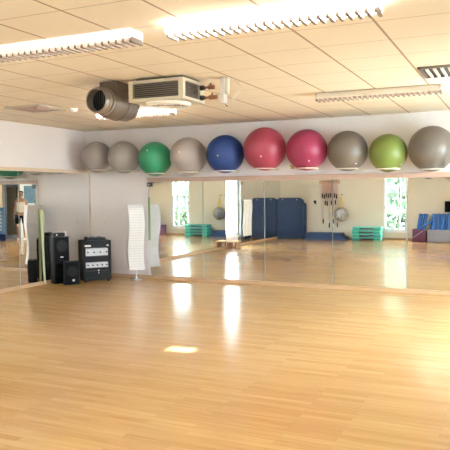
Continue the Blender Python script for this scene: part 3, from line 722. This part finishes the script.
# net with ball
t = thing('ball_net', 'yellow cord net hanging beside the resistance tubes', 'net', (2.33, FY+0.26, 1.50))
bm = nb(); cyl(bm, (0, -0.26, 0.0), (0, 0.01, 0.0), 0.008); obj('hook', bm, M['black'], t)
bm = nb(); c = Vector((0, 0, -0.66)); R_ = 0.248
for k in range(12):
    a = 2*PI*k/12; pts = [(0, 0, 0)]
    for j in range(0, 13):
        th = 0.35+j*(PI-0.35)/12; aa = a+0.5*math.sin(j*1.6)*0.25
        pts.append(c+Vector((math.cos(aa)*math.sin(th), math.sin(aa)*math.sin(th), math.cos(th)))*R_)
    tube(bm, pts, 0.006, 6)
obj('cord_net', bm, M['yellow'], t)
t = thing('net_ball', 'grey and pale blue ball held in the yellow net', 'ball', (2.33, FY+0.26, 0.84))
bm = nb(); sph(bm, (0, 0, 0), 0.235); obj('ball_shell', bm, mat('mottled_ball', (0.36, 0.38, 0.46), 0.5, noise=0.9, nscale=7), t, True)
# aerobic steps
proto_s = None
for k in range(4):
    lab = ['bottom', 'second', 'third', 'top'][k]+' teal aerobic step of the stack by the window'
    if proto_s is None:
        t = thing('aerobic_step', lab, 'aerobic step', (3.20, FY+0.28, 0), 0, 'stacked teal aerobic steps')
        bm = nb(); bx(bm, (-0.47, -0.20, 0.068), (0.47, 0.20, 0.105), bev=0.014); obj('platform', bm, M['teal2'], t)
        bm = nb(); bx(bm, (-0.45, -0.18, 0.105), (0.45, 0.18, 0.109), bev=0.001); obj('grip_surface', bm, M['teal'], t)
        for s in (-1, 1):
            bm = nb(); prism(bm, [(s*0.46, 0), (s*0.22, 0), (s*0.26, 0.07), (s*0.44, 0.07)], 0.37, Matrix.Translation((0, -0.185, 0))); obj('leg', bm, M['teal'], t)
        bm = nb(); bx(bm, (-0.22, -0.15, 0.03), (0.22, 0.15, 0.068), bev=0.004); obj('underside', bm, M['slate'], t)
        proto_s = t
    else: copy_tree(proto_s, loc=(3.20+(0.012 if k % 2 else -0.01), FY+0.28, 0.1095*k), label=lab)
# crates and rolled mats
def crate(x0, x1, m, label):
    t = thing('storage_crate', label, 'crate', (x0, FY+0.06, 0)); L = x1-x0; h = 0.39; d = 0.5
    bm = nb(); b = 0.018
    bx(bm, (0, 0, 0), (L, d, 0.02)); bx(bm, (0, 0, 0), (b, d, h)); bx(bm, (L-b, 0, 0), (L, d, h)); bx(bm, (0, 0, 0), (L, b, h)); bx(bm, (0, d-b, 0), (L, d, h)); obj('crate_body', bm, m, t)
    bm = nb(); bx(bm, (-0.008, d, h-0.04), (L+0.008, d+0.012, h), bev=0.003); bx(bm, (-0.008, -0.012, h-0.04), (L+0.008, 0, h), bev=0.003); obj('rim', bm, m, t)
    return t, L, d, h
ct, L, d, h = crate(4.68, 5.09, M['purple'], 'plum purple storage crate holding blue foam rolls')
bm = nb(); bx(bm, (0.0, 0, 0), (0.46, 0.006, 0.025), Matrix.Translation((0.03, d, 0.12)) @ Matrix.Rotation(-0.65, 4, 'Y')); obj('strap', bm, M['lilac'], ct, label='lilac strap')
ct, L, d, h = crate(5.11, 6.35, M['grey'], 'long grey storage crate holding blue foam rolls')
for k in range(1, 7):
    bm = nb(); bx(bm, (L*k/7-0.008, d, 0.03), (L*k/7+0.008, d+0.008, h-0.05)); obj('rib', bm, M['grey'], ct)
rl = [(4.79, 0.14), (4.94, 0.14), (5.20, 0.13), (5.345, 0.14), (5.49, 0.14), (5.635, 0.15), (5.78, 0.15), (5.93, 0.15)]
wds = ['leftmost, in the plum crate', 'second, in the plum crate', 'first in the grey crate', 'second in the grey crate', 'third in the grey crate', 'fourth in the grey crate', 'fifth in the grey crate', 'last in the grey crate']
def froll(loc, rot, label, r=0.068, L=0.86):
    t = thing('rolled_mat', label, 'rolled mat', loc, 0, 'blue rolled mats standing in crates'); t.rotation_euler = rot
    bm = nb(); lathe(bm, [(0.012, 0), (r, 0), (r, L), (0.012, L)], None, 22); o = smooth_angle(obj('mat_roll', bm, M['roll'], t))
    bm = nb(); pts = [((0.012+(r-0.014)*i/60)*math.cos(i*0.42), (0.012+(r-0.014)*i/60)*math.sin(i*0.42), L) for i in range(60)]; tube(bm, pts, 0.003, 5); obj('spiral_end', bm, M['mat_edge'], o)
    return t
for i, (x, a) in enumerate(rl):
    froll((x, FY+0.30+0.02*(i % 2), 0.022), (0.03, a, 0), 'blue rolled foam mat, '+wds[i])
froll((4.80, FY+0.47, 0.36), (0, 1.0, 0), 'blue rolled foam mat lying slantwise across the crates', 0.04, 0.62)
# wall speaker at right
t = thing('wall_speaker', 'small black wall speaker above the rolled mats at the right edge', 'speaker', (5.80, FY, 0.93))
bm = nb(); bx(bm, (-0.19, 0.06, 0), (0.14, 0.26, 0.34), bev=0.01); obj('cabinet', bm, M['black'], t)
bm = nb(); bx(bm, (-0.05, 0, 0.12), (0.05, 0.06, 0.22)); obj('bracket', bm, M['black2'], t)
bm = nb(); bx(bm, (-0.17, 0.26, 0.02), (0.12, 0.268, 0.32)); obj('grille', bm, M['black2'], t)

fixture(W+0.9, -8.0, 1.2, False, 'unseen ceiling light added to brighten the corridor behind the door').location.z = 2.6  # added lamp, lifts the dark door opening
# ------------------------------------------------------------------ person near the door, seen in the left mirror
def skinned(name, verts, edges, radii, m, parent, root=0, sub=2, label=None):
    me = bpy.data.meshes.new(name); me.from_pydata([Vector(v) for v in verts], edges, []); me.materials.append(m)
    o = bpy.data.objects.new(name, me); C.objects.link(o); o.parent = parent
    sk = o.modifiers.new('skin', 'SKIN'); sk.use_smooth_shade = True
    for i, r in enumerate(radii):
        s = me.skin_vertices[0].data[i]; s.radius = r if isinstance(r, tuple) else (r, r); s.use_root = (i == root)
    ss = o.modifiers.new('sub', 'SUBSURF'); ss.levels = sub; ss.render_levels = sub
    if label: o['label'] = label
    return o
fx = Vector((-0.62, 0.78, 0)).normalized(); rz = math.atan2(fx.y, fx.x)+PI/2    # local -Y is forward
pr = thing('person', 'person in white tank top and black shorts, seen standing in the left mirror', 'person', (8.19, -6.98, 0), rz)
V, E, Rr = [], [], []
def av(p, r, par=None):
    V.append(p); Rr.append(r); i = len(V)-1
    if par is not None: E.append((par, i))
    return i
pel = av((0, 0, 0.93), (0.145, 0.105)); wa = av((0, 0, 1.08), (0.125, 0.09), pel); ch = av((0, -0.01, 1.27), (0.155, 0.10), wa); sh = av((0, 0, 1.40), (0.11, 0.075), ch)
nk = av((0, 0, 1.475), 0.05, sh); jw = av((0, -0.015, 1.53), (0.06, 0.065), nk); hd = av((0, -0.015, 1.61), (0.078, 0.095), jw); tp_ = av((0, 0.0, 1.675), (0.062, 0.075), hd)
nose = av((0, -0.118, 1.585), 0.012, hd)
for s in (-1, 1):
    av((s*0.088, 0.0, 1.59), 0.014, hd)
    a = av((s*0.165, 0, 1.385), 0.048, sh); b = av((s*0.215, 0.01, 1.12), 0.036, a); c = av((s*0.25, -0.05, 0.90), 0.026, b); e = av((s*0.252, -0.065, 0.845), (0.036, 0.02), c)
    for k, (dy, dl) in enumerate(((-0.03, 0.075), (-0.01, 0.09), (0.01, 0.082), (0.028, 0.064))):
        q = av((s*0.255, -0.065+dy, 0.80), 0.010, e); q2 = av((s*0.250, -0.072+dy, 0.80-dl*0.5), 0.009, q); av((s*0.240, -0.078+dy, 0.80-dl), 0.008, q2)
    q = av((s*0.245, -0.105, 0.83), 0.011, e); av((s*0.24, -0.12, 0.79), 0.009, q)
    hp = av((s*0.095, 0, 0.86), 0.095, pel); kn = av((s*0.105, -0.01, 0.49), 0.058, hp); cf = av((s*0.108, 0.012, 0.34), 0.055, kn); an = av((s*0.11, 0.01, 0.09), 0.036, cf)
    hl_ = av((s*0.11, 0.02, 0.045), 0.035, an); av((s*0.115, -0.13, 0.035), (0.038, 0.024), hl_)
body = skinned('body', V, E, Rr, M['skin'], pr)
bm = nb()
for s in (-1, 1): sph(bm, (s*0.032, -0.098, 1.615), 0.011, 10, 8)
obj('eyes', bm, M['hair'], pr, True)
bm = nb(); sph(bm, (0, -0.104, 1.548), 0.013, 12, 8, (1.8, 0.5, 0.5)); obj('mouth', bm, mat('lips', (0.55, 0.2, 0.18), 0.5), pr, True)
skinned('tank_top', [(0, 0, 0.92), (0, 0, 1.08), (0, -0.01, 1.27), (0, 0, 1.36), (-0.085, 0, 1.43), (0.085, 0, 1.43)], [(0, 1), (1, 2), (2, 3), (3, 4), (3, 5)], [(0.165, 0.125), (0.143, 0.108), (0.172, 0.118), (0.13, 0.095), (0.035, 0.07), (0.035, 0.07)], M['tank'], pr)
v, e, r = [(0, 0, 0.96)], [], [(0.165, 0.125)]
for s in (-1, 1):
    i = len(v); v += [(s*0.10, 0, 0.84), (s*0.115, -0.005, 0.66), (s*0.12, -0.008, 0.55)]; e += [(0, i), (i, i+1), (i+1, i+2)]; r += [0.118, 0.105, 0.10]
skinned('shorts', v, e, r, M['shorts'], pr)
for s in (-1, 1):
    skinned('shoe', [(s*0.11, 0.045, 0.05), (s*0.112, -0.04, 0.045), (s*0.117, -0.15, 0.038)], [(0, 1), (1, 2)], [(0.046, 0.048), (0.048, 0.044), (0.045, 0.036)], M['shoe'], pr)
skinned('hair', [(0, 0.02, 1.715), (0, 0.055, 1.65), (0, 0.06, 1.56), (0.0, 0.06, 1.49)], [(0, 1), (1, 2), (2, 3)], [(0.082, 0.07), (0.104, 0.072), (0.095, 0.055), (0.055, 0.035)], M['hair'], pr)

# ------------------------------------------------------------------ light
w = bpy.data.worlds.new('World'); S.world = w; w.use_nodes = True
bg = w.node_tree.nodes['Background']; bg.inputs[0].default_value = (0.80, 0.90, 1.0, 1); bg.inputs[1].default_value = 11
sun = bpy.data.lights.new('sun', 'SUN'); sun.energy = 16; sun.angle = 0.006; sun.color = (1, 0.95, 0.85)
so = bpy.data.objects.new('sun', sun); C.objects.link(so)
dirv = Vector((4.57+0.08, -0.02, -2.385)); so.rotation_euler = dirv.to_track_quat('-Z', 'Y').to_euler(); so.location = (-9, -4.5, 7)

# ------------------------------------------------------------------ camera
cam = bpy.data.cameras.new('camera'); co = bpy.data.objects.new('camera', cam); C.objects.link(co)
f, pit, rol, yaw, X, Y = 638.7719, 0.0509, -0.0083, 0.4308, 7.6973, 10.2629
fw = Vector((-math.sin(yaw)*math.cos(pit), math.cos(yaw)*math.cos(pit), -math.sin(pit)))
r0 = Vector((math.cos(yaw), math.sin(yaw), 0)); u0 = r0.cross(fw)
r2 = r0*math.cos(rol)+u0*math.sin(rol); u2 = -r0*math.sin(rol)+u0*math.cos(rol)
co.matrix_world = Matrix(((r2.x, u2.x, -fw.x, X), (r2.y, u2.y, -fw.y, -Y), (r2.z, u2.z, -fw.z, 1.6), (0, 0, 0, 1)))
cam.sensor_width = 36; cam.lens = f/450*36; cam.clip_start = 0.05
S.camera = co
S.view_settings.view_transform = 'Standard'; S.view_settings.look = 'None'; S.view_settings.exposure = 1.86; S.view_settings.gamma = 1; S.view_settings.use_curve_mapping = False
